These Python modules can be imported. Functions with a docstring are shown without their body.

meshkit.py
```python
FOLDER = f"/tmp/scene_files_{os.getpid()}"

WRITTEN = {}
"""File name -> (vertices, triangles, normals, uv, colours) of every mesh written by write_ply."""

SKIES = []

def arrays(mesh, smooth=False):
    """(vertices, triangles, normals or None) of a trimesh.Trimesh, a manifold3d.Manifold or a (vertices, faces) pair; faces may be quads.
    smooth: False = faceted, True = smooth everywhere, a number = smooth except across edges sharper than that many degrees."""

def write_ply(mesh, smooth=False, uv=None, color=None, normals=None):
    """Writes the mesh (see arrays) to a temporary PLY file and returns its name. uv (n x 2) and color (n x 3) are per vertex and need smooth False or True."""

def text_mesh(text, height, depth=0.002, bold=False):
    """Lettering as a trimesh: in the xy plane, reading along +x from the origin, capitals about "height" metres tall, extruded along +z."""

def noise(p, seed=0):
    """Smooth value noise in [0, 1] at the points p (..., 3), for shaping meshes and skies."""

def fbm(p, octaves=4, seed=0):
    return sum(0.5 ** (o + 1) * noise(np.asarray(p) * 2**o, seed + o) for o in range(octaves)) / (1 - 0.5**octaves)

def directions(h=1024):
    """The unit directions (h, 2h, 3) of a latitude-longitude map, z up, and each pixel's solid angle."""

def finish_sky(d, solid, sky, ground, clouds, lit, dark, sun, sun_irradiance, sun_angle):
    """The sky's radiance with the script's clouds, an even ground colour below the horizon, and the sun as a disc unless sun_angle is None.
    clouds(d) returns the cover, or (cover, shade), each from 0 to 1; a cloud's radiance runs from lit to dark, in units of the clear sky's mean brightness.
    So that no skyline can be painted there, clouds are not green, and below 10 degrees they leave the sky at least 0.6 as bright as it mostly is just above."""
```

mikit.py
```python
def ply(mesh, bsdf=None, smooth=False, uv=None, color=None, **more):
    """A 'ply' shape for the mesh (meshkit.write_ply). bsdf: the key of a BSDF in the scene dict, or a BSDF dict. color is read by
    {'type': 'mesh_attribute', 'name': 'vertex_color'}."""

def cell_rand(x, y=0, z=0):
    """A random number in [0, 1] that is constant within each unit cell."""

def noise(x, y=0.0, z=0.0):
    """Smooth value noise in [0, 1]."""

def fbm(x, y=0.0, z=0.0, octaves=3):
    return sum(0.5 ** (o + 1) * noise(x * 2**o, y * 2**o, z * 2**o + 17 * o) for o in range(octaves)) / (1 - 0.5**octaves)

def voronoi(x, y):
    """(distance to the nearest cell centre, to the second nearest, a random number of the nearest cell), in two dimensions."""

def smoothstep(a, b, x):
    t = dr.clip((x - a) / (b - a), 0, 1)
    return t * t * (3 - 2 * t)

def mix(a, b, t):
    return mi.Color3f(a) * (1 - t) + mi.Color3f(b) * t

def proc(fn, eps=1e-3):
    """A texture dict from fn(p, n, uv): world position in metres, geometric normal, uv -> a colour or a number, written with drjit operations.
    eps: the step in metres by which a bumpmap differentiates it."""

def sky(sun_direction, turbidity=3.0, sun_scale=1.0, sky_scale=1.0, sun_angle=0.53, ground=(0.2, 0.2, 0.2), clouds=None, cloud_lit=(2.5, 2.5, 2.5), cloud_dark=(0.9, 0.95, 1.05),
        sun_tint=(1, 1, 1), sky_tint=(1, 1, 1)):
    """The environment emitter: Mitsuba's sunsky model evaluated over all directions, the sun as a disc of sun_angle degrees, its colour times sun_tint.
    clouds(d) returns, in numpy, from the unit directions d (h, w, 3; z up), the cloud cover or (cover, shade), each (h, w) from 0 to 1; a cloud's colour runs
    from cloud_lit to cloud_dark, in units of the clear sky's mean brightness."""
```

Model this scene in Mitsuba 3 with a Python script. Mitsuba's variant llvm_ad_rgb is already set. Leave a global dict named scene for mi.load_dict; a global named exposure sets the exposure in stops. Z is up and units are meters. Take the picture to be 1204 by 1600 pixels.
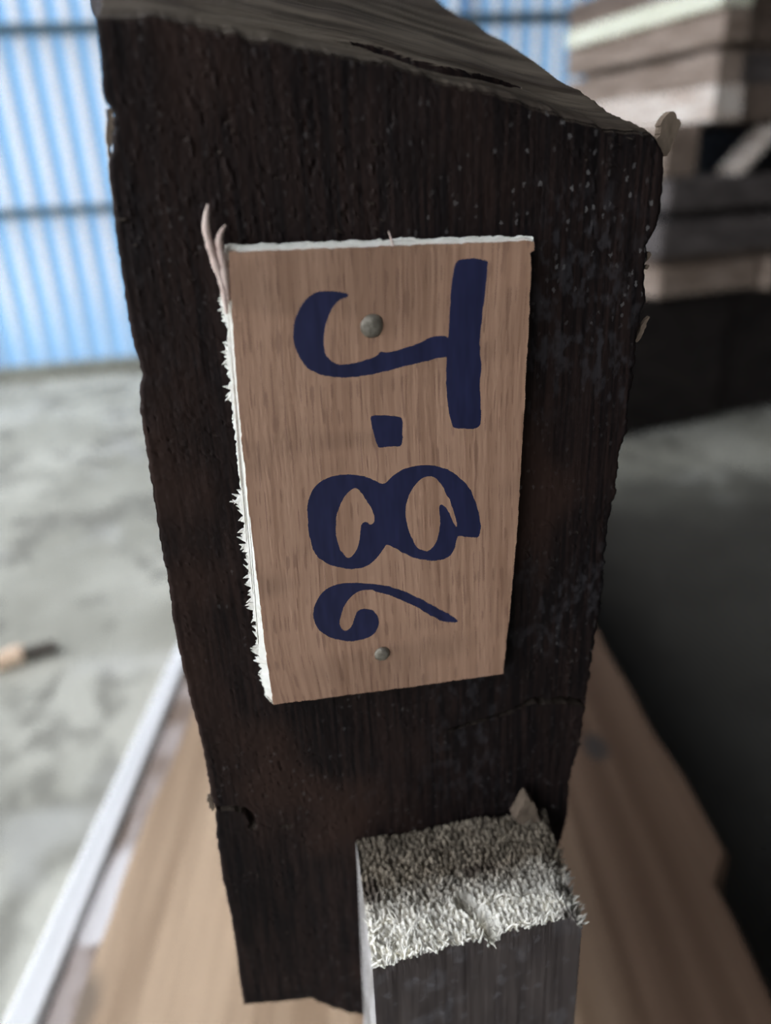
import math, random
import numpy as np, trimesh, drjit as dr, mitsuba as mi
import shapely.geometry as sg
from shapely.ops import unary_union
import mikit, meshkit
from mikit import proc, fbm, noise, smoothstep, mix, voronoi, cell_rand
random.seed(7); rng = np.random.default_rng(7)
T = mi.ScalarTransform4f
scene, labels = {}, {}

# ---------------------------------------------------------------- camera
FPX, CX, CY = 1174.0, 602.0, 800.0
PITCH, ROLL = math.radians(24.5), math.radians(3.2)
H = 0.62                                              # camera height above the floor
CAM = np.array([0.0, 0.0, H])
Fw = np.array([0, math.cos(PITCH), -math.sin(PITCH)])
up0 = np.array([0, math.sin(PITCH), math.cos(PITCH)]); rt0 = np.array([1.0, 0, 0])
Rt = math.cos(ROLL) * rt0 - math.sin(ROLL) * up0
Up = math.cos(ROLL) * up0 + math.sin(ROLL) * rt0
FOCUS = 0.173
scene['camera'] = {'type': 'thinlens', 'fov': 2 * math.degrees(math.atan(CX / FPX)), 'fov_axis': 'x',
                   'to_world': T().look_at(origin=CAM.tolist(), target=(CAM + Fw).tolist(), up=Up.tolist()),
                   'aperture_radius': 0.0019, 'focus_distance': FOCUS, 'near_clip': 0.01, 'far_clip': 100.0}

# ---------------------------------------------------------------- light: hazy daylight entering through the shed's open left side
exposure = 4.7
scene['sky'] = mikit.sky((-0.55, 0.1, 0.62), turbidity=4.0, sun_scale=0.0, sky_scale=1.0, ground=(0.25, 0.25, 0.24),
                         clouds=lambda d: 0.85 + 0.0 * d[..., 2], cloud_lit=(1.25, 1.25, 1.25))

# ---------------------------------------------------------------- geometry of the view -> places in the shed
def ray(x, y):
    return Fw + (x - CX) / FPX * Rt - (y - CY) / FPX * Up
def on_level(x, y, z):                                # point at height z seen in that direction
    d = ray(x, y); return CAM + d * ((z - H) / d[2])
def on_plane(x, y, p0, n):
    d = ray(x, y); return CAM + d * (np.dot(p0 - CAM, n) / np.dot(d, n))
def height_at(x, y, p):                               # height above the ground point p seen at pixel row y
    d = ray(x, y); k = np.dot(p[:2] - CAM[:2], d[:2]) / np.dot(d[:2], d[:2]); return H + d[2] * k
def project(p):
    q = np.asarray(p) - CAM; z = q @ Fw
    return CX + FPX * (q @ Rt) / z, CY - FPX * (q @ Up) / z

# ---------------------------------------------------------------- helpers
def obj(key, mesh, bsdf, smooth=False, **k):
    base, n = key, 0
    while key in scene:
        n += 1; key = f'{base}_{n:03d}'
    scene[key] = mikit.ply(mesh, bsdf, smooth, **k); return key
def tag(key, label=None, cat=None, group=None, kind=None):
    d = labels.setdefault(key, {})
    for k, v in (('label', label), ('category', cat), ('group', group), ('kind', kind)):
        if v: d[k] = v
def cbox(c, half, ax, ch=0.004, skew=0.0):
    """chamfered box: centre, half sizes, axes (rows)."""
    h = np.asarray(half, float); ch = min(ch, 0.45 * h.min()); pts = []
    for sx in (-1, 1):
        for sy in (-1, 1):
            for sz in (-1, 1):
                s = np.array([sx, sy, sz])
                for k in range(3):
                    v = h.copy() - ch; v[k] = h[k]
                    pts.append(s * v + rng.normal(0, 1, 3) * skew)
    m = trimesh.convex.convex_hull(np.array(pts))
    m.vertices = m.vertices @ np.asarray(ax) + np.asarray(c); return m
WORLD = np.eye(3)
def tube(pts, r, n=6):
    """tapered tube through the points with a radius per point, closed by pointed ends."""
    pts = np.asarray(pts, float); r = np.broadcast_to(r, len(pts)); V, Fc = [], []
    tg = np.gradient(pts, axis=0); tg /= np.linalg.norm(tg, axis=1, keepdims=True)
    for p, t, q in zip(pts, tg, r):
        a = np.cross(t, [0.3, 0.9, 0.2]); a /= np.linalg.norm(a); b = np.cross(t, a)
        for k in range(n):
            w = 2 * math.pi * k / n; V.append(p + q * (math.cos(w) * a + math.sin(w) * b))
    for i in range(len(pts) - 1):
        for k in range(n):
            A, B, C, D = i*n+k, i*n+(k+1) % n, (i+1)*n+(k+1) % n, (i+1)*n+k
            Fc += [[A, B, C], [A, C, D]]
    V += [pts[0], pts[-1]]; e = len(V)
    for k in range(n):
        Fc += [[e-2, (k+1) % n, k], [e-1, (len(pts)-1)*n+k, (len(pts)-1)*n+(k+1) % n]]
    return trimesh.Trimesh(np.array(V), np.array(Fc), process=False)
def resample(poly, n):
    poly = np.asarray(poly, float); s = np.r_[0, np.cumsum(np.linalg.norm(np.diff(poly, axis=0), axis=1))]
    t = np.linspace(0, s[-1], n); return np.stack([np.interp(t, s, poly[:, k]) for k in range(poly.shape[1])], 1)
def smooth_poly(pts, it=2):
    p = np.asarray(pts, float)
    for _ in range(it):
        q = np.roll(p, -1, 0); p = np.stack([.75*p+.25*q, .25*p+.75*q], 1).reshape(-1, 2)
    return p
def seg_dist(P, line):
    """distance of points P (n,2) to a polyline and the position along it (0..1)"""
    line = np.asarray(line, float); best = np.full(len(P), 1e9); pos = np.zeros(len(P)); L = len(line) - 1
    for i in range(L):
        a, b = line[i], line[i+1]; ab = b - a
        t = np.clip(((P - a) @ ab) / (ab @ ab), 0, 1); d = np.linalg.norm(P - a - t[:, None] * ab, axis=1)
        m = d < best; best[m] = d[m]; pos[m] = (i + t[m]) / L
    return best, pos

# ---------------------------------------------------------------- materials
def mat(key, color, rough=0.7, spec=0.3, bump=None, bscale=1.0, eps=1e-3, **k):
    base = {'type': 'principled', 'base_color': proc(color) if callable(color) else {'type': 'rgb', 'value': list(color)},
            'roughness': rough, 'specular': spec, **k}
    if bump is not None:
        base = {'type': 'bumpmap', 'arbitrary': proc(bump, eps), 'scale': bscale, 'bsdf': base}
    scene[key] = {'type': 'twosided', 'bsdf': base}
YAW = math.radians(10)
U = np.array([math.cos(YAW), math.sin(YAW), 0.0])          # along the beam's sawn face
N_IN = np.array([-math.sin(YAW), math.cos(YAW), 0.0])      # into the beam
N_OUT = -N_IN; Z = np.array([0, 0, 1.0])
P0 = CAM + ray(600, 740) * 0.174
def au(p): return (p.x - P0[0]) * float(U[0]) + (p.y - P0[1]) * float(U[1])
def an(p): return (p.x - P0[0]) * float(N_IN[0]) + (p.y - P0[1]) * float(N_IN[1])

def beam_col(p, n, uv):
    a, w, z = au(p), an(p), p.z
    top = smoothstep(0.45, 0.75, n.z)
    streak = fbm(a * 1300, z * 70, 3.0, 4)
    blot = fbm(a * 55, z * 40, w * 40 + 9, 3)
    c = mix((0.0050, 0.0036, 0.0040), (0.0215, 0.0125, 0.0108), smoothstep(0.25, 0.8, 0.65 * streak + 0.35 * blot))
    red = smoothstep(0.52, 0.75, fbm(a * 30 + 4, z * 22, 5.0, 3))
    c = mix(c, (0.040, 0.021, 0.0155), red * 0.6)
    f1, f2, r = voronoi(a * 620, z * 430)
    zone = smoothstep(0.45, 0.7, fbm(a * 38 + 11, z * 38, 1.0, 3))
    right = smoothstep(-0.01, 0.045, a)
    sp = smoothstep(0.30, 0.08, f1 + 0.35 * (noise(a * 2500, z * 2000, 1.0) - 0.5)) * smoothstep(0.72, 1.0, r) * (0.15 + 0.85 * zone)
    c = mix(c, (0.13, 0.125, 0.125), sp * (0.3 + 0.5 * right))
    g1, g2, r2 = voronoi(a * 90 + 3, z * 70)
    hz = smoothstep(0.45, 0.8, fbm(a * 600, z * 350, 8.0, 3)) * smoothstep(0.5, 0.75, fbm(a * 45, z * 35, 31.0, 2))
    c = mix(c, (0.045, 0.043, 0.048), hz * (0.2 + 0.8 * right) * 0.5)
    gr = fbm(a * 30, w * 160, 3.0, 4)
    ct = mix((0.038, 0.030, 0.023), (0.105, 0.087, 0.068), smoothstep(0.25, 0.75, gr))
    ct = mix(ct, (0.028, 0.02, 0.016), smoothstep(0.5, 0.7, fbm(a * 25 + 7, w * 60, 2.0, 3)) * 0.6)
    return mix(c, ct, top)
def beam_bump(p, n, uv):
    a, w, z = au(p), an(p), p.z
    return 0.00008 * fbm(a * 1700, z * 90, w * 500, 3) + 0.00010 * fbm(a * 1500, z * 1500, w * 1500, 2)
mat('m_beam', beam_col, 0.7, 0.13, beam_bump, 1.0, 1e-4)
mat('m_splinter', lambda p, n, uv: mix((0.07, 0.052, 0.038), (0.21, 0.162, 0.122), fbm(p.x * 900, p.y * 900, p.z * 400)), 0.8, 0.2)

def ply_col(p, n, uv):
    a, z = au(p), p.z - 0.55
    wav = 0.004 * fbm(z * 18, a * 22, 2.0, 2) + 0.0022 * dr.exp(-dr.square((z + 0.035) / 0.03)) * smoothstep(0.01, -0.03, a)
    g = fbm((a + wav) * 1300, z * 40, 1.0, 3)
    g2 = fbm((a + wav) * 260, z * 14, 6.0, 3)
    c = mix((0.295, 0.168, 0.110), (0.43, 0.264, 0.182), smoothstep(0.2, 0.8, 0.55 * g + 0.45 * g2))
    pore = smoothstep(0.70, 0.86, noise((a + wav) * 2600, z * 180, 3.0))
    c = mix(c, (0.155, 0.078, 0.055), pore * 0.4)
    smudge = smoothstep(0.55, 0.75, fbm(a * 26, z * 60, 12.0, 3))
    return c * (1.0 - 0.16 * smudge)
def ply_bump(p, n, uv):
    a, z = au(p), p.z
    return 0.00005 * noise(a * 2600, z * 200, 3.0) + 0.00004 * fbm(a * 1500, z * 900, 1.0, 2)
mat('m_plywood', ply_col, 0.62, 0.3, ply_bump, 1.0, 1e-4)
mat('m_plyedge', lambda p, n, uv: mix((0.66, 0.65, 0.58), (0.88, 0.88, 0.84), fbm(p.x * 700, p.y * 700, p.z * 700)), 0.85, 0.1)
mat('m_plysplit', lambda p, n, uv: mix((0.52, 0.37, 0.33), (0.74, 0.62, 0.56), fbm(p.x * 500, p.y * 500, p.z * 300)), 0.8, 0.2)
def ink_col(p, n, uv):
    a, z = au(p), p.z
    return mix((0.010, 0.012, 0.042), (0.019, 0.022, 0.072), fbm(a * 700, z * 120, 1.0, 3))
mat('m_ink', ink_col, 0.5, 0.35)
mat('m_nail', lambda p, n, uv: mix((0.10, 0.085, 0.065), (0.34, 0.31, 0.26), fbm(p.x * 700, p.y * 700, p.z * 700)), 0.5, 0.5, metallic=0.55)

# ---------------------------------------------------------------- the setting
FLOOR_ROUGH = lambda p, n, uv: 0.004 * fbm(p.x * 14, p.y * 14, 0.0, 4)
def floor_col(p, n, uv):
    m = fbm(p.x * 5, p.y * 5, 0.0, 4); s = fbm(p.x * 16 + 5, p.y * 12, 3.0, 4)
    c = mix((0.31, 0.305, 0.26), (0.45, 0.445, 0.39), smoothstep(0.25, 0.75, m))
    c = mix(c, (0.19, 0.185, 0.16), smoothstep(0.52, 0.72, s) * 0.8)
    floor_shade = smoothstep(0.12, 0.30, p.x + 0.10 * fbm(p.x * 4, p.y * 4, 20.0, 3)) * smoothstep(1.62, 1.25, p.y + 0.25 * (fbm(p.x * 5, p.y * 5, 30.0, 3) - 0.5))
    c = mix(c, (0.058, 0.054, 0.048), floor_shade * 0.93)            # floor right of the slab darkened in colour for beam and slab shade
    return mix(c, (0.52, 0.52, 0.49), smoothstep(0.60, 0.8, fbm(p.x * 9 + 2, p.y * 9 + 4, 9.0, 3)) * 0.5 * (1 - floor_shade))
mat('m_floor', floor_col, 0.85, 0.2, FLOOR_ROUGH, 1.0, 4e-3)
XRF, XR, YB, YF, ZR = -0.9, 2.1, 2.75, -3.6, 2.0
g = 60
fx, fy = np.meshgrid(np.linspace(-9, XR, g), np.linspace(-6, 3.6, g), indexing='ij')
fv = np.stack([fx, fy, 0.006 * (meshkit.fbm(np.stack([fx * 2, fy * 2, fx * 0], -1)) - 1.0)], -1).reshape(-1, 3)
idx = np.arange(g * g).reshape(g, g)
ff = np.stack([idx[:-1, :-1], idx[1:, :-1], idx[1:, 1:], idx[:-1, 1:]], -1).reshape(-1, 4)
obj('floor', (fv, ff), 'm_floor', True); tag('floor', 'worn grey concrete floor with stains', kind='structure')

# back wall: corrugated sheets on girts, standing on a low kerb
WB0, WB1 = on_level(0, 590, 0.0), on_level(213, 570, 0.0)
we = np.array([WB1[0] - WB0[0], WB1[1] - WB0[1], 0]); we /= np.linalg.norm(we)
WN = np.array([we[1], -we[0], 0.0])                    # towards the room
def wall_pt(s, d, z): return WB0 + we * s + WN * d + Z * (z - WB0[2])
def sheet_col(p, n, uv):
    ph = ((p.x - WB0[0]) * float(we[0]) + (p.y - WB0[1]) * float(we[1])) / PITCH_W * (2 * math.pi)
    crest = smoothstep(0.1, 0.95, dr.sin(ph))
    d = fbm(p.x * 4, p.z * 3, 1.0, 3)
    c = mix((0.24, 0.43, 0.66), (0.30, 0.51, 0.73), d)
    return mix(c, (0.84, 0.77, 0.70), crest * (0.25 + 0.6 * smoothstep(0.12, 0.45, p.z + 0.15 * d)))  # light on the rib crests painted in, fading towards the base
PITCH_W = 0.0745
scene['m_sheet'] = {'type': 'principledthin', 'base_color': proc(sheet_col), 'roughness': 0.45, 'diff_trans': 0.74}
mat('m_metal', (0.16, 0.18, 0.20), 0.5, 0.4)
mat('m_girt', lambda p, n, uv: mix((0.035, 0.075, 0.11), (0.07, 0.12, 0.16), fbm(p.x * 9, p.z * 20, 0.0)), 0.6, 0.3)
mat('m_kerb', lambda p, n, uv: mix((0.15, 0.15, 0.125), (0.25, 0.25, 0.21), fbm(p.x * 20, p.z * 30, p.y * 20)), 0.9, 0.2)
def sheet(s0, s1, z0, z1, lift):
    ns = int((s1 - s0) / PITCH_W * 14) + 1; ss = np.linspace(s0, s1, ns)
    zz = np.linspace(z0, z1, 4); V = []
    for z in zz:
        for s in ss: V.append(wall_pt(s, 0.010 * math.sin(2 * math.pi * s / PITCH_W) + lift, z))
    V = np.array(V); n = ns; F = []
    for i in range(3):
        for k in range(n - 1): F.append([i*n+k, i*n+k+1, (i+1)*n+k+1, (i+1)*n+k])
    return V, np.array(F)
wb = [-3.6 + 12 * PITCH_W * k for k in range(9)]
for k in range(8):
    key = obj('wall_back__sheet', sheet(wb[k], wb[k+1] + PITCH_W * 0.6, 0.02, ZR, 0.003 * (k % 2)), 'm_sheet' if k < 7 else 'm_metal', True)  # last sheet made opaque to hold back light at the right
tag('wall_back', 'pale blue corrugated sheet wall with dark horizontal girts', kind='structure')
za, zb = height_at(60, 331, wall_pt(0.1, 0, 0)), height_at(60, 53, wall_pt(0.1, 0, 0))
for z in (za, zb, 2 * zb - za, 3 * zb - 2 * za):
    if z < ZR: obj('wall_back__girt', cbox(wall_pt(0.6, 0.035, z), (4.2, 0.018, 0.015), np.array([we, WN, Z]), 0.003), 'm_girt')
obj('wall_back__kerb', cbox(wall_pt(0.6, 0.05, 0.008), (4.2, 0.05, 0.03), np.array([we, WN, Z]), 0.006), 'm_kerb')
# unseen roof and walls, set close and dark to cut light right and front
mat('m_roof', (0.10, 0.095, 0.09), 0.7, 0.3)
obj('ceiling', cbox((0.5 * (XRF + XR), 0.0, ZR + 0.06), (0.5 * (XR - XRF), 3.9, 0.05), WORLD), 'm_roof'); tag('ceiling', 'unseen shed roof lowered to cut light at the right', kind='structure')
obj('wall_right', cbox((XR, 0.0, 1.1), (0.05, 3.9, 1.1), WORLD), 'm_roof'); tag('wall_right', 'unseen side wall set close and dark to cut light', kind='structure')
obj('added_wall_front', cbox((0.5 * (XRF + XR), -3.9, 1.0), (0.5 * (XR - XRF), 0.05, 1.0), WORLD), 'm_roof'); tag('added_wall_front', 'unseen wall added behind the camera to cut front light', kind='structure')

# ---------------------------------------------------------------- the brown slab on the floor under the beam
HS = 0.45; ZS = H - HS
def slab_col(p, n, uv):
    x, y = p.x, p.y
    g = fbm(x * 130 + 0.02 * y, y * 4, 1.0, 3); b = fbm(x * 22, y * 3, 4.0, 3)
    c = mix((0.32, 0.215, 0.137), (0.54, 0.395, 0.27), smoothstep(0.25, 0.75, 0.5 * g + 0.5 * b))
    c = c * mi.Color3f(mix((1, 1, 1), (0.30, 0.255, 0.25), smoothstep(0.03, 0.18, x + 0.05 * fbm(x * 10, y * 3, 8.0, 2))))  # right side redder, and darkened to put the beam's shade into the colour
    k1 = dr.sqrt(dr.square((x - KNOT[0]) / 1.0) + dr.square((y - KNOT[1]) / 1.6))
    c = mix(c, (0.05, 0.04, 0.035), smoothstep(0.014, 0.006, k1))
    k2 = dr.sqrt(dr.square((x - KNOT2[0]) / 1.0) + dr.square((y - KNOT2[1]) / 1.6))
    return mix(c, (0.12, 0.10, 0.085), smoothstep(0.02, 0.008, k2) * 0.7)
KNOT, KNOT2 = on_level(930, 1167, ZS), on_level(115, 1575, ZS)
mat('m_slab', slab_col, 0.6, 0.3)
def bark_col(p, n, uv):
    b = fbm(p.x * 60, p.y * 30, p.z * 60, 3)
    c = mix((0.20, 0.15, 0.12), (0.36, 0.31, 0.29), smoothstep(0.3, 0.7, b))
    return mix(c, (0.58, 0.56, 0.56), smoothstep(0.58, 0.72, fbm(p.x * 24 + 3, p.y * 14, 2.0, 2)))
mat('m_bark', bark_col, 0.85, 0.2)
mat('m_pale', lambda p, n, uv: mix((0.66, 0.67, 0.68), (0.82, 0.83, 0.84), fbm(p.x * 60, p.y * 8, 0.0)), 0.5, 0.4)
def xat(pa, pb, y):
    t = (y - pa[1]) / (pb[1] - pa[1]); return pa[0] + (pb[0] - pa[0]) * t
A1, A2 = on_level(110, 1600, ZS), on_level(300, 1105, ZS)      # left edge of the planed top
B1, B2 = on_level(938, 985, ZS), on_level(1140, 1335, ZS)      # right edge
O1, O2 = on_level(62, 1600, ZS), on_level(266, 1100, ZS)       # outer end of the waney strip
Y0, Y1 = 0.06, 1.75
V, F = [], []; n = 70
for i, y in enumerate(np.linspace(Y0, Y1, n)):
    q = meshkit.fbm(np.array([[y * 9, 0, 0], [y * 9, 5, 0], [y * 9, 9, 0]]))
    xo, xl, xr = xat(O1, O2, y) + 0.006 * (q[0] - .5), xat(A1, A2, y) + 0.012 * (q[1] - .5), xat(B1, B2, y) + 0.012 * (q[2] - .5)
    if y < B2[1] - 0.0: xr += -0.018
    V += [[xo + 0.012, y, 0.004], [xo, y, ZS - 0.006], [xo + 0.004, y, ZS - 0.004], [xl - 0.010, y, ZS - 0.003], [xl, y, ZS],
          [xr - 0.005, y, ZS], [xr, y, ZS - 0.006], [xr + 0.003, y, 0.004]]
V = np.array(V); m = 8
for i in range(n - 1):
    for k in range(m):
        F.append([i*m+k, i*m+(k+1) % m, (i+1)*m+(k+1) % m, (i+1)*m+k])
F = np.array(F); caps = [[0, k+1, k] for k in range(1, m-1)] + [[(n-1)*m, (n-1)*m+k, (n-1)*m+k+1] for k in range(1, m-1)]
tri = np.vstack([F[:, [0, 2, 1]], F[:, [0, 3, 2]], np.array(caps)])
band = np.isin(F[:, 0] % m, (0, 1, 2, 3)) & (np.isin(F[:, 1] % m, (1, 2, 3, 4)))
isband = np.r_[band, band, np.zeros(len(caps), bool)]
full = trimesh.Trimesh(V, tri, process=False)
body = full.submesh([np.nonzero(~isband)[0]], append=True); edge = full.submesh([np.nonzero(isband)[0]], append=True)
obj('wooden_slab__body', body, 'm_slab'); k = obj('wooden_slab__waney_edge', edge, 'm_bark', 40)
tag('wooden_slab', 'wide brown sawn slab lying on the floor beneath the dark beam', 'slab'); tag(k, 'rough grey brown waney edge')
# pale batten along its left side, standing on edge against it
S1, S2, S3, S4 = on_level(0, 1600, ZS), on_level(62, 1600, ZS), on_level(232, 1100, ZS), on_level(266, 1100, ZS)
V = []
for y in np.linspace(Y0, 0.97 * on_level(285, 985, ZS)[1], 12):
    xa, xb = xat(S1, S3, y), xat(S2, S4, y) - 0.001; w = 0.002 * (meshkit.fbm(np.array([[y * 12, 1, 2]]))[0] - .5)
    V += [[xa, y, ZS - 0.003 + w], [xa + 0.003, y, ZS + w], [xb - 0.003, y, ZS + w], [xb, y, ZS - 0.003 + w], [xb, y, 0.002], [xa, y, 0.002]]
V = np.array(V); m, n = 6, 12; F = []
for i in range(n - 1):
    for k in range(m): F.append([i*m+k, (i+1)*m+k, (i+1)*m+(k+1) % m, i*m+(k+1) % m])
F = np.array(F); tri = np.vstack([F[:, [0, 1, 2]], F[:, [0, 2, 3]], [[0, k, k+1] for k in range(1, 5)], [[66, 66+k+1, 66+k] for k in range(1, 5)]])
obj('pale_board', trimesh.Trimesh(V, tri, process=False), 'm_pale')
tag('pale_board', 'long pale board on edge along the left side of the brown slab', 'board')

# chip on the floor, far left, and a dark piece for its shadow
mat('m_chip', lambda p, n, uv: mix((0.62, 0.42, 0.28), (0.82, 0.68, 0.54), fbm(p.x * 60, p.y * 60, p.z * 60)), 0.7, 0.2)
mat('m_chip_shade', (0.07, 0.06, 0.05), 0.8, 0.2)
c0 = on_level(14, 1036, 0.0)
obj('wood_chip', cbox(c0 + [0, 0, 0.010], (0.022, 0.013, 0.010), np.array([[.8, .6, 0], [-.6, .8, 0], [0, 0, 1]]), 0.004, 0.0015), 'm_chip')
tag('wood_chip', 'small pale orange wood chip on the grey concrete floor at far left', 'wood chip')
c1 = on_level(62, 1022, 0.0)
obj('chip_shadow', cbox(c1 + [0, 0, 0.006], (0.026, 0.010, 0.007), np.array([[.9, .43, 0], [-.43, .9, 0], [0, 0, 1]]), 0.003, 0.0015), 'm_chip_shade')  # dark piece laid where the chip's shadow falls
tag('chip_shadow', 'thin dark piece standing for the shadow of the pale orange chip', 'cast_shadow')

# ---------------------------------------------------------------- the timber stack at the right
def wood(key, lo, hi, along=0):
    mat(key, lambda p, n, uv: mix(lo, hi, smoothstep(0.25, 0.75, 0.55 * fbm(p.x * 25, p.y * 12, p.z * 110, 3) + 0.45 * fbm(p.x * 14 + 3, p.y * 11, p.z * 30, 3))), 0.7, 0.25)
wood('m_cream', (0.76, 0.76, 0.58), (0.90, 0.90, 0.76)); wood('m_tan', (0.20, 0.145, 0.11), (0.38, 0.30, 0.25))
wood('m_pinkish', (0.52, 0.41, 0.34), (0.88, 0.81, 0.74)); wood('m_grey', (0.055, 0.047, 0.045), (0.15, 0.13, 0.125))
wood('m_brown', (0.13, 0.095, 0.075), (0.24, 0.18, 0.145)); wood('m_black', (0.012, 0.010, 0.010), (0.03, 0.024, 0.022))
PC = on_level(1060, 670, 0.0)                               # ground below the stack's near left corner
ang = math.radians(19)
E1 = np.array([-math.sin(ang), math.cos(ang), 0]); E2 = np.array([math.cos(ang), math.sin(ang), 0])
AX = np.array([E1, E2, Z])
def zc(y): return height_at(1100, y, PC)
def board(key, b0, b1, e0, e1, z0, z1, m, label, cat='timber', group=None, lean=0.0):
    c = PC + E1 * (b0 + b1) / 2 + E2 * (e0 + e1) / 2; c[2] = (z0 + z1) / 2; z1 -= 0.0004
    ax = AX.copy()
    if lean: ax = np.array([E1, E2 * math.cos(lean) + Z * math.sin(lean), Z * math.cos(lean) - E2 * math.sin(lean)])
    k = obj(key, cbox(c, ((b1 - b0) / 2, (e1 - e0) / 2, (z1 - z0) / 2), ax, 0.006, 0.0), m); tag(k, label, cat, group); return k
LB = 0.54
GR = 'timbers in the stack at the right'
# upper lift
board('stacked_timber', -0.02, LB, 0.00, 0.62, zc(-75), zc(-20), 'm_brown', 'brown timber on the very top of the stack at right', group=GR)
board('stacked_plank', -0.01, LB - .02, -0.025, 0.035, zc(-19), zc(15), 'm_cream', 'bright cream plank near the top of the stack at right', 'plank')
board('stacked_timber', 0.04, LB, 0.06, 0.62, zc(-19), zc(15), 'm_brown', 'dark timber right of the bright cream plank', group=GR)
board('stacked_timber', 0.0, LB, 0.0, 0.035, zc(16), zc(69), 'm_tan', 'tan timber directly beneath the bright cream plank', group=GR)
board('stacked_timber', 0.04, LB, 0.06, 0.62, zc(16), zc(66), 'm_brown', 'dark brown timber end right of the tan timber under the cream plank', group=GR)
board('spacer', 0.05, 0.10, 0.02, 0.58, zc(69), zc(84), 'm_brown', 'thin spacer batten under the near end of the tan timber', 'batten')
board('spacer', 0.46, 0.51, 0.02, 0.58, zc(69), zc(84), 'm_brown', 'spacer batten under the far end of the tan timber', 'batten')
board('stacked_timber', 0.0, LB, -0.005, 0.03, zc(84), zc(134), 'm_tan', 'mottled tan timber resting on the pale pinkish timber', group=GR)
board('stacked_timber', -0.01, LB, -0.014, 0.03, zc(136), zc(190), 'm_pinkish', 'pale pinkish timber facing the light at the bottom of the upper lift', group=GR)
board('stacked_timber', 0.03, LB, 0.055, 0.62, zc(84), zc(133), 'm_grey', 'grey timber end right of the pale pinkish timber', group=GR)
board('stacked_timber', 0.02, LB, 0.055, 0.62, zc(134), zc(192), 'm_brown', 'brown timber below the grey timber end in the stack', group=GR)
# bearers and the diagonal offcut in the dark gap
board('bearer', 0.0, LB, -0.12, -0.03, zc(275), zc(193), 'm_tan', 'brown bearer along the left side of the dark gap in the stack', 'bearer')
board('bearer', 0.10, LB, 0.30, 0.60, zc(275), zc(193), 'm_black', 'black bearer deep in the dark gap of the stack', 'bearer')  # near-black wood inside the gap
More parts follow.
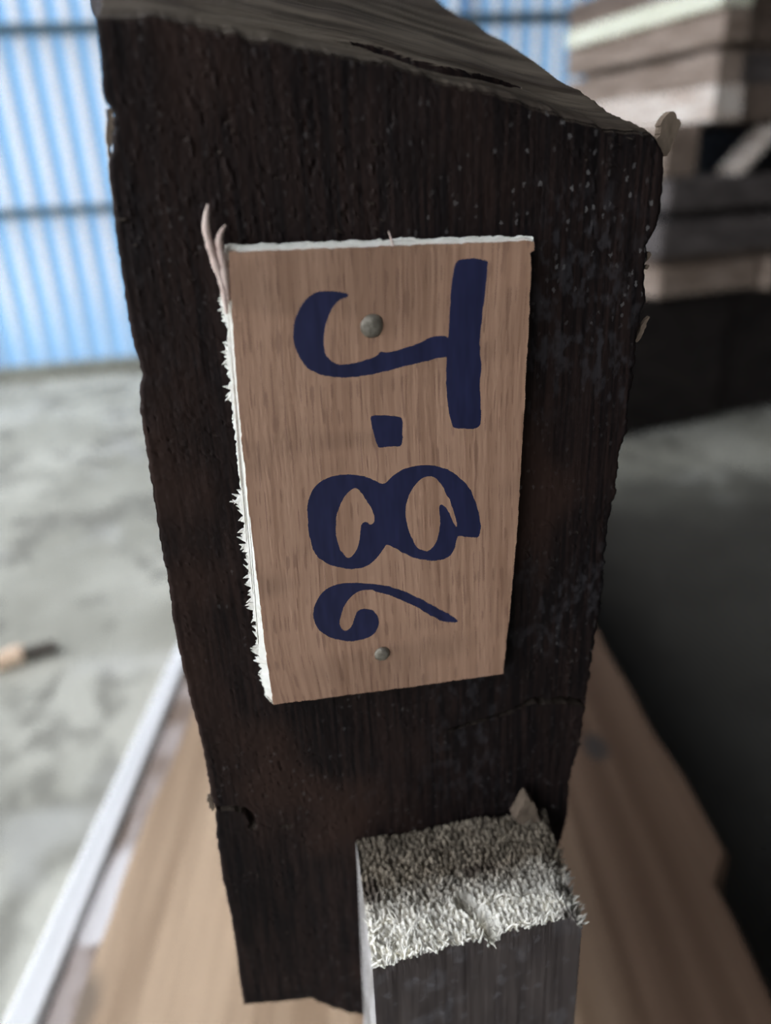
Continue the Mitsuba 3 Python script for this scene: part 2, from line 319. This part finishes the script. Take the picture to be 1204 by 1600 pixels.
# lower lift
board('stacked_timber', -0.02, LB, -0.115, 0.20, zc(327), zc(276), 'm_grey', 'grey purple timber directly below the dark gap', group=GR)
board('stacked_timber', 0.02, LB, 0.21, 0.62, zc(327), zc(280), 'm_brown', 'brown timber right of the grey purple timber below the gap', group=GR)
board('spacer', 0.0, LB, -0.09, 0.58, zc(341), zc(328), 'm_black', 'thin black plank in the lower half of the stack', 'batten')  # near-black strip between two timbers
board('stacked_timber', -0.02, LB, -0.125, 0.24, zc(398), zc(342), 'm_grey', 'grey timber in the middle of the lower half of the stack', group=GR)
board('stacked_timber', -0.03, LB, 0.25, 0.62, zc(398), zc(345), 'm_grey', 'grey timber right of its like in the lower half', group=GR)
board('stacked_plank', 0.02, LB, -0.10, 0.60, zc(413), zc(399), 'm_brown', 'thin dark plank standing for the dark gap above the reddish timber', 'plank')  # plank put in to stand for the dark gap between timbers
board('stacked_timber', -0.02, LB, -0.12, 0.16, zc(458), zc(414), 'm_tan', 'light brown timber at the bottom of the lower lift', group=GR)
board('stacked_timber', -0.04, LB, 0.17, 0.62, zc(463), zc(414), 'm_tan', 'reddish brown timber at bottom right of the lower lift', group=GR)
board('gap_block', 0.02, LB - 0.02, -0.32, 0.13, 0.0, zc(464), 'm_black', 'thick black block standing for the dark gap under the left half of the stack', 'timber')  # black blocks put in for the shade in the gap under the stack
board('gap_block', 0.04, LB - 0.02, 0.15, 0.62, 0.0, zc(464), 'm_black', 'thick black block standing for the dark gap under the right half of the stack', 'timber')
zg = (zc(275) + zc(193)) / 2 - 0.008
board('offcut', -0.01, 0.06, 0.055, 0.195, zg - 0.011, zg + 0.011, 'm_pinkish', 'pale slanting offcut lying in the dark gap of the stack', 'offcut', lean=0.72)

# ---------------------------------------------------------------- THE BEAM
def face(x, y, off=0.0):
    p = on_plane(x, y, P0 + N_OUT * off, N_OUT); q = p - P0; return np.array([q @ U, q @ Z])
def face3(az, off=0.0):
    az = np.asarray(az, float); return P0 + az[..., :1] * U + az[..., 1:2] * Z + np.asarray(off)[..., None] * N_OUT
def faces_of(px, off=0.0): return np.array([face(x, y, off) for x, y in px])
LEFT = [(150,29),(153,60),(157,100),(160,140),(164,158),(175,172),(178,185),(174,192),(180,200),(174,214),(176,235),(170,250),(168,262),(173,300),(180,360),(187,410),(192,440),(200,500),(206,530),(216,562),(222,585),(219,600),(219,640),(228,700),(238,770),(250,850),(262,905),(270,970),(284,1040),(296,1090),(307,1129),(320,1187),(330,1246),(337,1268),(338,1307),(346,1366),(357,1415),(361,1434),(367,1470),(374,1528),(381,1572)]
RIGHT = [(1016,208),(1025,216),(1037,240),(1037,271),(1034,324),(1029,350),(1018,372),(1010,385),(1011,402),(1007,437),(1010,470),(1002,490),(1000,510),(994,530),(994,553),(986,613),(983,640),(980,676),(968,715),(962,771),(951,812),(944,887),(940,942),(932,988),(924,1040),(917,1089),(912,1131),(904,1176),(891,1215),(888,1241),(886,1274),(880,1302),(868,1335),(864,1400),(858,1480),(853,1570)]
TOP = [(150,29),(171,29),(234,27),(296,39),(358,52),(387,61),(450,71),(504,84),(560,92),(600,99),(650,113),(700,129),(758,145),(816,162),(891,187),(953,203),(1016,208)]
BOT = [(381,1572),(440,1566),(487,1562),(520,1577),(560,1588),(700,1580),(853,1570)]
NS, NT = 360, 640
def wob(c, seed, amp, freq):
    s = np.arange(len(c)) / len(c)
    return amp * (meshkit.fbm(np.stack([s * freq, s * 0, s * 0], 1), 4, seed) - 0.5)
cl, cr, ct, cb = (resample(faces_of(q), m) for q, m in ((LEFT, NT), (RIGHT, NT), (TOP, NS), (BOT, NS)))
w_end = np.sin(np.linspace(0, math.pi, NT)) ** 0.3
cl[:, 0] += wob(cl, 3, 0.0006, 190) * w_end; cr[:, 0] += wob(cr, 5, 0.0013, 200) * w_end
w_end = np.sin(np.linspace(0, math.pi, NS)) ** 0.3
ct[:, 1] += wob(ct, 8, 0.0012, 50) * w_end; cb[:, 1] += wob(cb, 9, 0.002, 30) * w_end
s = np.linspace(0, 1, NS)[None, :, None]; t = np.linspace(0, 1, NT)[:, None, None]
G = (1-t)*ct[None] + t*cb[None] + (1-s)*cl[:, None] + s*cr[:, None] - ((1-s)*(1-t)*ct[0] + s*(1-t)*ct[-1] + (1-s)*t*cb[0] + s*t*cb[-1])
P2 = G.reshape(-1, 2)
q3 = np.c_[P2, np.zeros(len(P2))]
disp = 0.0010 * (meshkit.fbm(q3 * [60, 30, 1], 4, 1) - .5) + 0.00010 * (meshkit.fbm(q3 * [900, 40, 1], 3, 2) - .5) + 0.00022 * (meshkit.fbm(q3 * [700, 600, 1], 3, 4) - .5)
pit = np.clip(meshkit.noise(q3 * [1100, 800, 1], 6) - 0.80, 0, 1) * 5 * np.clip(meshkit.fbm(q3 * [30, 30, 1], 3, 12) * 3 - 1.1, 0, 1)
disp -= 0.0005 * pit
lump = np.clip(meshkit.noise(q3 * [1000, 850, 1], 16) - 0.78, 0, 1) * 5 * np.clip(meshkit.fbm(q3 * [40, 40, 1], 3, 22) * 3 - 1.2, 0, 1)
disp += 0.0005 * lump
for line, wd, dp in (([(700,1142),(757,1124),(800,1112),(818,1101),(835,1094),(850,1097),(880,1094),(917,1100)], 0.0005, 0.011),
                     ([(334,1258),(345,1264),(362,1262),(383,1266),(393,1276),(396,1290)], 0.0006, 0.002),
                     ([(436,1292),(455,1291)], 0.0004, 0.001)):
    d, pos = seg_dist(P2, faces_of(line))
    wd_ = wd * (0.35 + 1.1 * pos) * (0.6 + 0.9 * meshkit.noise(q3 * [900, 900, 1], 31))
    disp -= dp * np.clip(1.4 - d / wd_, 0, 1) * (0.4 + 0.6 * pos)
# the rim of the face is worn round
rim = np.minimum.reduce([np.broadcast_to(np.arange(NS)[None], (NT, NS)), np.broadcast_to(np.arange(NS)[::-1][None], (NT, NS)),
                         np.broadcast_to(np.arange(NT)[:, None], (NT, NS)), np.broadcast_to(np.arange(NT)[::-1][:, None], (NT, NS))]).reshape(-1)
disp -= 0.0005 * np.clip(1 - rim / 3.0, 0, 1) ** 2
FV = face3(P2, disp)
fi = np.arange(NS * NT).reshape(NT, NS)
FF = np.stack([fi[:-1, :-1], fi[1:, :-1], fi[1:, 1:], fi[:-1, 1:]], -1).reshape(-1, 4)
# direction of the beam: straight back from the face, rising so that its right arris passes through the seen line
cor = face3(face(1016, 205))
best = min(np.linspace(0, 1, 2001), key=lambda k: (lambda x, y: abs((x - 1016) * (0 - 205) - (y - 205) * (695 - 1016)))(*project(cor + (N_IN + k * Z) * 0.15)))
DIR = N_IN + best * Z
BL = 0.85
ring = np.r_[fi[0, :-1], fi[:-1, -1], fi[-1, :0:-1], fi[:0:-1, 0]]
kind = np.r_[np.zeros(NS-1), np.ones(NT-1), 2*np.ones(NS-1), 3*np.ones(NT-1)]
R2 = P2[ring]; zt = R2[:, 1].max()
topw = np.clip((R2[:, 1] - (face(150, 29)[1] - 0.012)) / 0.010, 0, 1); aR = R2[:, 0].max()
leftw = np.clip((-0.0 - R2[:, 0]) / 0.06, 0, 1)
cl3 = face3(face(150, 29))
kL = min(np.linspace(0, 3, 601), key=lambda k: (lambda x, y: abs((x - 150) * (0 - 29) - (y - 29) * (137 - 150)))(*project(cl3 + (DIR - k * U) * 0.05)))
from scipy.ndimage import gaussian_filter1d
R2S = R2.copy()
for kk in range(4):
    m_ = kind == kk; R2S[m_] = gaussian_filter1d(R2[m_], 14, axis=0, mode='nearest')
taus = np.r_[np.arange(1, 80) * 0.0004, 0.032 + (BL - 0.032) * np.linspace(0.01, 1, 34) ** 1.8]
crack = np.array([(570,88),(600,95),(650,108),(700,119),(750,127),(808,131)], float)
topn = np.cross(U + 0 * Z, DIR); te = face3(ct[-1]) - face3(ct[0]); topn = np.cross(te, DIR); topn *= np.sign(topn[2]); topn /= np.linalg.norm(topn)
crk3 = np.array([on_plane(x, y, cl3, topn) for x, y in crack]) - cl3
crk2 = np.c_[crk3 @ U, crk3 @ N_IN]
rings = [FV[ring]]
for tau in taus:
    q = face3(R2 + (R2S - R2) * min(1.0, tau / 0.012)) + DIR * tau
    q = q - U * (kL * min(tau, 0.05) * topw * leftw)[:, None]
    grow = min(1.0, tau / 0.004)
    c3 = np.c_[(q - P0) @ U, (q - P0) @ N_IN, (q - P0) @ Z]
    nz = 0.0030 * (meshkit.fbm(c3 * [18, 60, 18], 3, 40) - .5) + 0.0011 * (meshkit.fbm(c3 * [70, 900, 90], 3, 41) - .5)
    up = kind == 0
    q[up] += Z * (nz[up] * grow)[:, None]
    d, pos = seg_dist(np.c_[(q[up] - cl3) @ U, (q[up] - cl3) @ N_IN], crk2)
    wdt = 0.0005 + 0.0024 * np.sin((0.12 + 0.88 * np.clip(pos, 0, 1)) * math.pi) ** 0.5
    q[up] -= Z * (0.006 * np.clip(1.5 - d / wdt, 0, 1) * grow)[:, None]
    for kk, sgn in ((1, 1), (3, -1)):
        sel = kind == kk; q[sel] += U * (sgn * (nz[sel] - 0.001) * grow)[:, None]
    rings.append(q)
nr = len(ring); RV = np.vstack(rings); K = len(rings)
ii = np.arange(nr); jj = (ii + 1) % nr; RF = []
for i in range(K - 1):
    RF.append(np.stack([i*nr+ii, i*nr+jj, (i+1)*nr+jj, (i+1)*nr+ii], 1))
RF = np.vstack(RF)
Vb = np.vstack([FV, RV, RV[-nr:].mean(0)[None]]); o = len(FV)
mp = np.arange(len(RV)) + o; mp[:nr] = ring
quads = np.vstack([FF, mp[RF]]); tri = np.vstack([quads[:, [0, 1, 2]], quads[:, [0, 2, 3]]])
cap = np.stack([mp[(K-1)*nr+ii], mp[(K-1)*nr+jj], np.full(nr, len(Vb)-1)], 1)
beam = trimesh.Trimesh(Vb, np.vstack([tri, cap]), process=False)
obj('timber_beam__body', beam, 'm_beam', 35)
tag('timber_beam', 'massive dark brown timber beam with sawn end facing the camera', 'timber beam')
# torn fibres at its arrises
def jag(poly, step, amp, seed):
    p = np.asarray(sg.Polygon(poly).segmentize(step).exterior.coords)[:-1]
    nn = meshkit.fbm(np.c_[p * 900, np.zeros(len(p))], 3, seed) - .5
    return p + amp * np.c_[nn, nn]
def sliver(px, radii, off0=0.001, dz=0.0):
    pts = np.array([face3(face(x, y, off0), off0 - dz * i) for i, (x, y) in enumerate(px)]); m = len(pts)
    return tube(pts, np.array(radii) * 0.00014, 7)
def flat_splinter(px, thick, off):
    pg = sg.Polygon(jag(smooth_poly([face(x, y, off) for x, y in px], 1), 0.0004, 0.0011, 13)).buffer(0); pg = max(getattr(pg, 'geoms', [pg]), key=lambda g_: g_.area); m = trimesh.creation.extrude_polygon(pg, thick, engine='earcut')
    v = m.vertices; m.vertices = face3(v[:, :2], off - thick + v[:, 2]); return m
k = obj('timber_beam__splinter', flat_splinter([(1008,224),(1018,214),(1028,218),(1031,200),(1033,190),(1040,180),(1048,174),(1057,178),(1062,190),(1059,204),(1053,216),(1049,232),(1041,246),(1034,240),(1024,240)], 0.0022, -0.003), 'm_splinter')
tag(k, 'tan upright splinter at the top right corner')
for px in ([(990,536),(998,520),(1002,508),(1012,496),(1013,500),(1006,516),(998,534)], [(1004,400),(1010,396),(1021,393),(1014,404),(1008,410)],
           [(1004,418),(1015,414),(1009,424)], [(165,172),(170,166),(179,168),(175,180),(180,184),(174,194),(179,200),(172,212),(181,216),(172,226),(175,246),(167,248),(170,226),(163,212),(167,192)], [(322,1246),(330,1246),(336,1262),(331,1270),(325,1258)]):
    obj('timber_beam__splinter', flat_splinter(px, 0.0012, -0.001), 'm_splinter')

# ---------------------------------------------------------------- THE PLYWOOD TAG
TH, GAP = 0.0036, 0.0012; TF = TH + GAP
TAGPX = [(357,394),(450,391),(600,385),(740,380),(828,376),(834,378),(834,391),(828,395),(829,420),(827,480),(821,600),(814,720),(808,830),(801,900),(796,960),(791,1000),(786,1053),(700,1065),(560,1084),(427,1101),(421,1060),(414,1010),(401,900),(387,780),(373,640),(364,520),(359,440)]
tag2 = sg.Polygon(jag(faces_of(TAGPX, TF), 0.0006, 0.0005, 3)).buffer(0)
def extr(pg, z0, z1):
    m = trimesh.util.concatenate([trimesh.creation.extrude_polygon(q, z1 - z0, engine='earcut') for q in getattr(pg, 'geoms', [pg])])
    v = m.vertices.copy(); m.vertices = face3(v[:, :2], v[:, 2] + z0)
    if np.dot(np.cross(U, Z), N_OUT) < 0: m.invert()
    return m
obj('plywood_tag__board', extr(tag2, GAP, TF), 'm_plywood')
tag('plywood_tag', 'small plywood tag with blue painted J.86 nailed to the dark beam', 'tag')
# frayed pale core fibres standing out along the top and left sawn edges
EDGE = [(350,388),(352,384),(450,381),(600,376),(740,371),(828,369),(835,372),(834,384),(600,395),(380,402),(370,520),(380,640),(395,780),(410,900),(424,1010),(436,1098),(428,1104),(416,1095),(411,1060),(403,1010),(391,900),(377,780),(363,640),(355,520),(350,440)]
ed = sg.Polygon(jag(faces_of(EDGE, TF - 0.0006), 0.00035, 0.0009, 9)).buffer(0)
fr = []
def edge_x(y): return float(np.interp(y, [395,440,520,640,780,900,1010,1100], [351,351,356,364,378,392,404,417]))
for y in np.arange(430, 1095, 2.6):
    dens = 0.12 + 0.88 * max([math.exp(-((y - c) / w) ** 2) for c, w in ((480,28),(560,30),(610,22),(790,26),(850,30),(905,30),(960,30),(1030,30),(1075,14))])
    if rng.random() > dens: continue
    ln = (2 + 15 * rng.random() ** 1.5 * dens) * (1.25 if 770 < y < 870 else 0.9); x = edge_x(y) + 5; w = 2.0 + 2.2 * rng.random(); sl = rng.normal(0, 5)
    fr.append(sg.Polygon(faces_of([(x, y - w), (x, y + w), (x - 0.6 * ln - 4, y + w * .7 + sl * .5), (x - 5 - ln, y + sl), (x - .6 * ln - 4, y - w * .7 + sl * .5)], TF - 0.0008)).buffer(0.00006))
ed = unary_union([ed] + fr)
ring_ = ed.union(tag2.buffer(-0.0003)).difference(tag2.buffer(-0.0007)).segmentize(0.0006)
em = extr(max(getattr(ring_, 'geoms', [ring_]), key=lambda g_: g_.area), GAP + 0.0003, TF - 0.0002)
v = em.vertices.copy(); vo = (v - P0) @ N_OUT; v2 = np.c_[(v - P0) @ U, (v - P0) @ Z]
core = tag2.buffer(-0.0001); dd = np.array([core.distance(sg.Point(p_)) for p_ in v2])
em.vertices = v - N_OUT * (np.where(vo > TF - 0.0005, np.minimum(1.3 * dd + 0.0004 * rng.random(len(dd)) * (dd > 0.0004), TH - 0.0006), 0))[:, None]
k = obj('plywood_tag__sawn_edge', em, 'm_plyedge'); tag(k, 'frayed whitish sawn edge')
for px, r in (([(325,319),(322,338),(322,358),(327,380),(335,405),(343,428),(350,455),(354,490)], [1.5,4,5.5,6,6,5.5,5,2]),
              ([(352,351),(346,360),(342,372),(343,388),(348,410),(352,436),(356,470)], [1,3,4.5,6,6.5,6,3]), ([(612,384),(609,372),(606,361)], [1.6,1.3,.6])):
    pts = np.array([face3(face(x, y, TF - 0.001), TF - 0.001 + 0.0012 * (1 - i / len(px))) for i, (x, y) in enumerate(px)])
    pf = resample(np.c_[pts, np.array(r)[:, None] * 0.00014], 28)
    k = obj('plywood_tag__splinter', tube(pf[:, :3], pf[:, 3] * (0.85 + 0.35 * rng.random(28)), 7), 'm_plysplit', True); tag(k, 'pale pinkish splinter')
# the painted characters, traced from the tag
C5 = lambda q: [(300 + x / 2.15, 300 + y / 2.15) for x, y in q]
C6 = lambda q: [(350 + x / 2.361, 680 + y / 2.361) for x, y in q]
def paint(key, outline, holes=(), label=None):
    sm = lambda q: smooth_poly(faces_of(q, TF), 2)
    pg = sg.Polygon(sm(outline), [sm(h) for h in holes]).buffer(0)
    parts = []
    for q in getattr(pg, 'geoms', [pg]):
        j = lambda ring_, sd: jag(np.asarray(ring_.coords)[:-1], 0.0004, 0.00035, sd)
        parts.append(sg.Polygon(j(q.exterior, 3), [j(h, 4) for h in q.interiors]).buffer(0))
    k = obj(key, extr(unary_union(parts), TF - 0.0001, TF + 0.00006), 'm_ink'); tag(k, label)
J1 = C5([(877,270),(885,238),(903,224),(950,224),(985,228),(993,242),(985,320),(975,400),(964,490),(966,550),(971,590),(964,650),(968,720),(970,770),(960,793),(920,795),(880,794),(869,770),(857,700),(852,620),(858,520),(864,440),(868,360)])
J2 = C5([(866,552),(840,553),(780,568),(700,588),(600,614),(520,623),(440,618),(390,596),(355,547),(338,490),(344,430),(368,377),(400,345),(435,332),(480,335),(524,343),(522,352),(500,358),(476,378),(458,412),(444,452),(440,500),(446,545),(468,572),(500,582),(545,577),(600,560),(624,550),(630,536),(648,540),(700,530),(760,510),(800,489),(830,482),(866,489)])
sm = lambda q: sg.Polygon(smooth_poly(faces_of(q, TF), 2)).buffer(0)
jj_ = unary_union([sm(J1), sm(J2)]).buffer(0.00005)
k = obj('plywood_tag__letter', extr(sg.Polygon(jag(np.asarray(jj_.exterior.coords)[:-1], 0.0004, 0.00035, 6)).buffer(0), TF - 0.0001, TF + 0.00006), 'm_ink'); tag(k, 'dark blue painted letter J lying on its side')
paint('plywood_tag__dot', C5([(597,760),(604,751),(640,749),(698,754),(706,762),(706,800),(706,845),(698,855),(665,854),(628,860),(622,850),(606,805)]), (), 'dark blue painted dot')
E_OUT = C6([(305,290),(312,230),(332,190),(370,160),(430,144),(500,146),(550,164),(588,186),(620,150),(670,120),(730,108),(800,116),(860,145),(905,195),(930,250),(945,310),(946,352),(938,379),(905,376),(868,371),(860,372),(852,410),(835,446),(800,461),(750,463),(700,452),(640,425),(602,397),(590,415),(560,458),(520,488),(470,494),(410,485),(360,465),(330,430),(313,370)])
H1 = C6([(485,188),(520,230),(545,275),(560,315),(540,332),(515,316),(502,340),(503,380),(490,422),(470,450),(450,454),(425,420),(411,370),(411,310),(425,260),(450,215)])
H2 = C6([(765,146),(800,178),(822,220),(840,258),(852,300),(860,342),(848,332),(838,297),(822,271),(805,256),(790,260),(797,310),(795,350),(783,397),(760,424),(738,430),(712,414),(690,377),(674,327),(667,285),(675,235),(695,193),(725,160)])
paint('plywood_tag__digit', E_OUT, (H1, H2), 'dark blue painted digit 8 lying on its side')
SIX = C6([(868,684),(850,692),(800,686),(750,657),(700,627),(640,602),(580,580),(530,567),(490,576),(455,608),(435,645),(424,690),(430,717),(450,724),(472,705),(482,670),(490,648),(520,639),(552,647),(570,670),(572,700),(556,732),(520,753),(460,761),(400,751),(355,726),(332,690),(327,650),(343,605),(370,570),(410,551),(460,544),(530,547),(600,554),(660,574),(720,600),(770,629),(820,655)])
paint('plywood_tag__digit', SIX, (), 'dark blue painted digit 6 lying on its side')
for (x, y), r in (((581,509), 0.00245), ((597,1021), 0.0020)):
    prof = np.array([[0, 0.0009], [r * .5, 0.00085], [r * .85, 0.0006], [r, 0.0002], [r, -0.0004], [0.0009, -0.0006], [0.0009, -0.012], [0, -0.013]])[::-1]
    m = trimesh.creation.revolve(prof, sections=28); v = m.vertices.copy()
    v[:, 2] += np.where(v[:, 2] > 0, 0.0005 * (meshkit.noise(v * 900, 5) - .5), 0)
    c = face(x, y, TF); m.vertices = face3(c[None] + v[:, :2] * (1 + 0.12 * (meshkit.noise(v * 500, 3)[:, None] - .5)), v[:, 2] + TF)
    if np.dot(np.cross(U, Z), N_OUT) < 0: m.invert()
    k = obj('plywood_tag__nail', m, 'm_nail', 40); tag(k, 'dull grey nail head')

# ---------------------------------------------------------------- the torn post in front of the beam
ZP = face3(face(700, 1290))[2]
q = np.array([on_level(556, 1316, ZP), on_level(850, 1268, ZP), on_level(912, 1430, ZP), on_level(582, 1512, ZP)])
def torn_col(p, n, uv):
    w = an(p); a = au(p)
    b = smoothstep(-0.016, -0.031, w + 0.008 * (fbm(a * 120, w * 200, 2.0, 3) - 0.5))  # front band whitened as lit, back kept darker for the beam's shade
    c = mix((0.16, 0.13, 0.095), (0.36, 0.315, 0.25), fbm(a * 500, w * 500, p.z * 500, 3))
    c = mix(c, (0.92, 0.91, 0.84), b * (0.7 + 0.3 * fbm(a * 900, w * 900, 7.0, 2)))
    f1, f2, r = voronoi(a * 640, w * 540)
    c = c * (0.40 + 0.7 * r + b * (0.35 - 0.25 * r))
    return mix(c, (0.07, 0.055, 0.045), smoothstep(0.62, 0.75, fbm(a * 70 + 3, w * 110, 5.0, 3)) * 0.8)
mat('m_torn', torn_col, 0.9, 0.1)
def post_col(p, n, uv):
    a, z, w = au(p), p.z, an(p)
    c = mix((0.036, 0.029, 0.029), (0.085, 0.069, 0.064), fbm(a * 300, z * 60, w * 300, 3))
    f1, f2, r = voronoi(a * 300 + w * 200, z * 260)
    c = mix(c, (0.14, 0.135, 0.145), smoothstep(0.4, 0.1, f1 + 0.5 * (noise(a * 1500, z * 1200, 1.0) - 0.5)) * smoothstep(0.6, 1.0, r) * 0.35 + 0.3 * smoothstep(0.55, 0.75, fbm(a * 170, z * 130, 5.0, 3)))
    return c
mat('m_post', post_col, 0.7, 0.25)
mat('m_postside', lambda p, n, uv: mix((0.14, 0.13, 0.12), (0.32, 0.31, 0.31), smoothstep(0.3, 0.7, fbm(p.x * 500, p.y * 500, p.z * 90, 3))), 0.8, 0.2)  # post's left side paler, light from the left put into its colour
na, nb = 300, 210
ss, tt = np.meshgrid(np.linspace(0, 1, na), np.linspace(0, 1, nb), indexing='ij')
top = ((1-ss)*(1-tt))[..., None]*q[0] + (ss*(1-tt))[..., None]*q[1] + (ss*tt)[..., None]*q[2] + ((1-ss)*tt)[..., None]*q[3]
TP = top.reshape(-1, 3)
aa, ww = (TP - P0) @ U, (TP - P0) @ N_IN
jit = rng.random((60, 60, 2))
def bumps(a, w, cell):
    """rounded tufts: height from the nearest of jittered centres"""
    x, y = a / cell, w / cell; best = np.full(len(a), 9.0)
    for i in (-1, 0, 1):
        for j in (-1, 0, 1):
            cx, cy = np.floor(x) + i, np.floor(y) + j; r = jit[cx.astype(int) % 60, cy.astype(int) % 60]
            best = np.minimum(best, (cx + .15 + .7 * r[:, 0] - x) ** 2 + (cy + .15 + .7 * r[:, 1] - y) ** 2)
    return np.clip(1 - best / 0.26, 0, 1) ** 0.6
hh = 0.0012 * bumps(aa, ww * 0.85, 0.0014) + 0.0004 * bumps(aa + .3, ww, 0.0007)
hh += 0.0025 * (meshkit.fbm(np.c_[aa * 90, ww * 90, aa * 0], 3, 55) - .5)
gl = np.array([on_level(x, y, ZP) for x, y in ((722,1412),(735,1424),(748,1432),(758,1446),(770,1462))]) - P0
dg, _ = seg_dist(np.c_[aa, ww] + 0.0012 * (meshkit.fbm(np.c_[aa * 500, ww * 500, aa * 0], 2, 5)[:, None] - .5), np.c_[gl @ U, gl @ N_IN])
hh -= 0.0032 * np.clip(1.3 - dg / 0.0019, 0, 1)
hh -= 0.006 * np.clip(1 - (1 - ss.reshape(-1)) / 0.10, 0, 1) ** 2 * tt.reshape(-1)
TP = TP + Z * hh[:, None]
ti = np.arange(na * nb).reshape(na, nb)
TF4 = np.stack([ti[:-1, :-1], ti[:-1, 1:], ti[1:, 1:], ti[1:, :-1]], -1).reshape(-1, 4)
obj('broken_post__torn_top', (TP, TF4), 'm_torn', True); tag('broken_post__torn_top', 'torn fuzzy pale top')
# the shaft below: front, sides, back, ragged where it meets the torn top
rg = np.r_[ti[:, -1], ti[::-1, 0]]
lev = [0, -0.0015, -0.004, -0.010, -0.03, -0.08, -(ZP - ZS)]
def ringat(ids, dz):
    p = TP[ids].copy()
    if dz == 0: return p
    p[:, 2] = ZP + dz if dz < -0.005 else p[:, 2] + dz
    s_i, t_i = ids // nb / (na - 1), ids % nb / (nb - 1)
    p -= U * (0.036 * -dz * (1 - s_i) * (1 - 0.6 * t_i))[:, None]
    nzz = meshkit.fbm(p * 300, 3, 77) - .5
    return p + N_OUT * (0.0012 * nzz)[:, None] - N_OUT * 0.0006
def shaft(ids, key, m):
    R = [ringat(ids, d) for d in lev]; R[-1][:, 2] = ZS; n_ = len(ids); F = []
    for i in range(len(R) - 1):
        for k_ in range(n_ - 1): F.append([i*n_+k_, (i+1)*n_+k_, (i+1)*n_+k_+1, i*n_+k_+1])
    return obj(key, (np.vstack(R), np.array(F)), m, True)
shaft(np.r_[ti[:, -1], ti[-1, -2::-1], ti[-2::-1, 0]], 'broken_post__shaft', 'm_post')
k = shaft(ti[0, :], 'broken_post__side', 'm_postside'); tag(k, 'left side coloured pale for the light on it')
tag('broken_post', 'short dark post with a torn pale top in front of the beam', 'post')
# tooth of wood left standing, and stray fibres
tooth = flat_splinter([(800,1285),(812,1268),(820,1250),(826,1246),(832,1254),(838,1266),(846,1285),(850,1300)], 0.004, 0.006)
k = obj('broken_post__splinter', tooth, 'm_splinter'); tag(k, 'pointed splinter at the back of the torn top')
fib = []
for i in range(420):
    s_, t_ = rng.random(), rng.random() ** 0.6
    if i < 60: s_ = 1.0 - 0.03 * rng.random(); t_ = .35 + .65 * rng.random()
    if i > 300: t_ = 1 - 0.04 * rng.random()
    b = TP[ti[min(int(s_ * na), na - 1), min(int(t_ * nb), nb - 1)]]
    d = np.array([0.5 * rng.normal(), 0.5 * rng.normal(), 1.0]) + (0.9 * U if i < 60 else 0); d /= np.linalg.norm(d); L = 0.0012 + 0.0018 * rng.random()
    fib.append(tube([b - d * .0006, b + d * L * .5, b + d * L + rng.normal(0, .0003, 3)], [.00035, .00028, .00005], 5))
k = obj('broken_post__fibres', trimesh.util.concatenate(fib), 'm_torn', True); tag(k, 'torn fibres', kind='stuff')

# ---------------------------------------------------------------- bearers that carry the beam on the slab (behind its face)
BOTZ = P0[2] + cb[:, 1].max()
AXB = np.array([U, N_IN, Z])
for i, dpt in enumerate((0.20, 0.66)):
    zt_ = P0[2] + cb[:, 1].mean() + best * dpt - 0.001
    c = P0 + N_IN * dpt + U * (cb[:, 0].mean()); c[2] = 0.5 * (zt_ + ZS)
    k = obj('beam_bearer', cbox(c, (0.035, 0.03, 0.5 * (zt_ - ZS)), AXB, 0.003), 'm_brown')
    tag(k, ('lower', 'taller')[i] + ' wooden bearer under the dark beam, standing on the slab', 'bearer')
print('rise', best, 'kL', kL, 'za,zb', za, zb, 'PC', PC, 'wall', WB0, WB1, 'ZP', ZP, 'botz', BOTZ, 'ZS', ZS, 'slab w', A1, B2)
print('stack end y', (PC + E1 * LB), project(PC + E1 * LB + Z * .6), 'post', q)
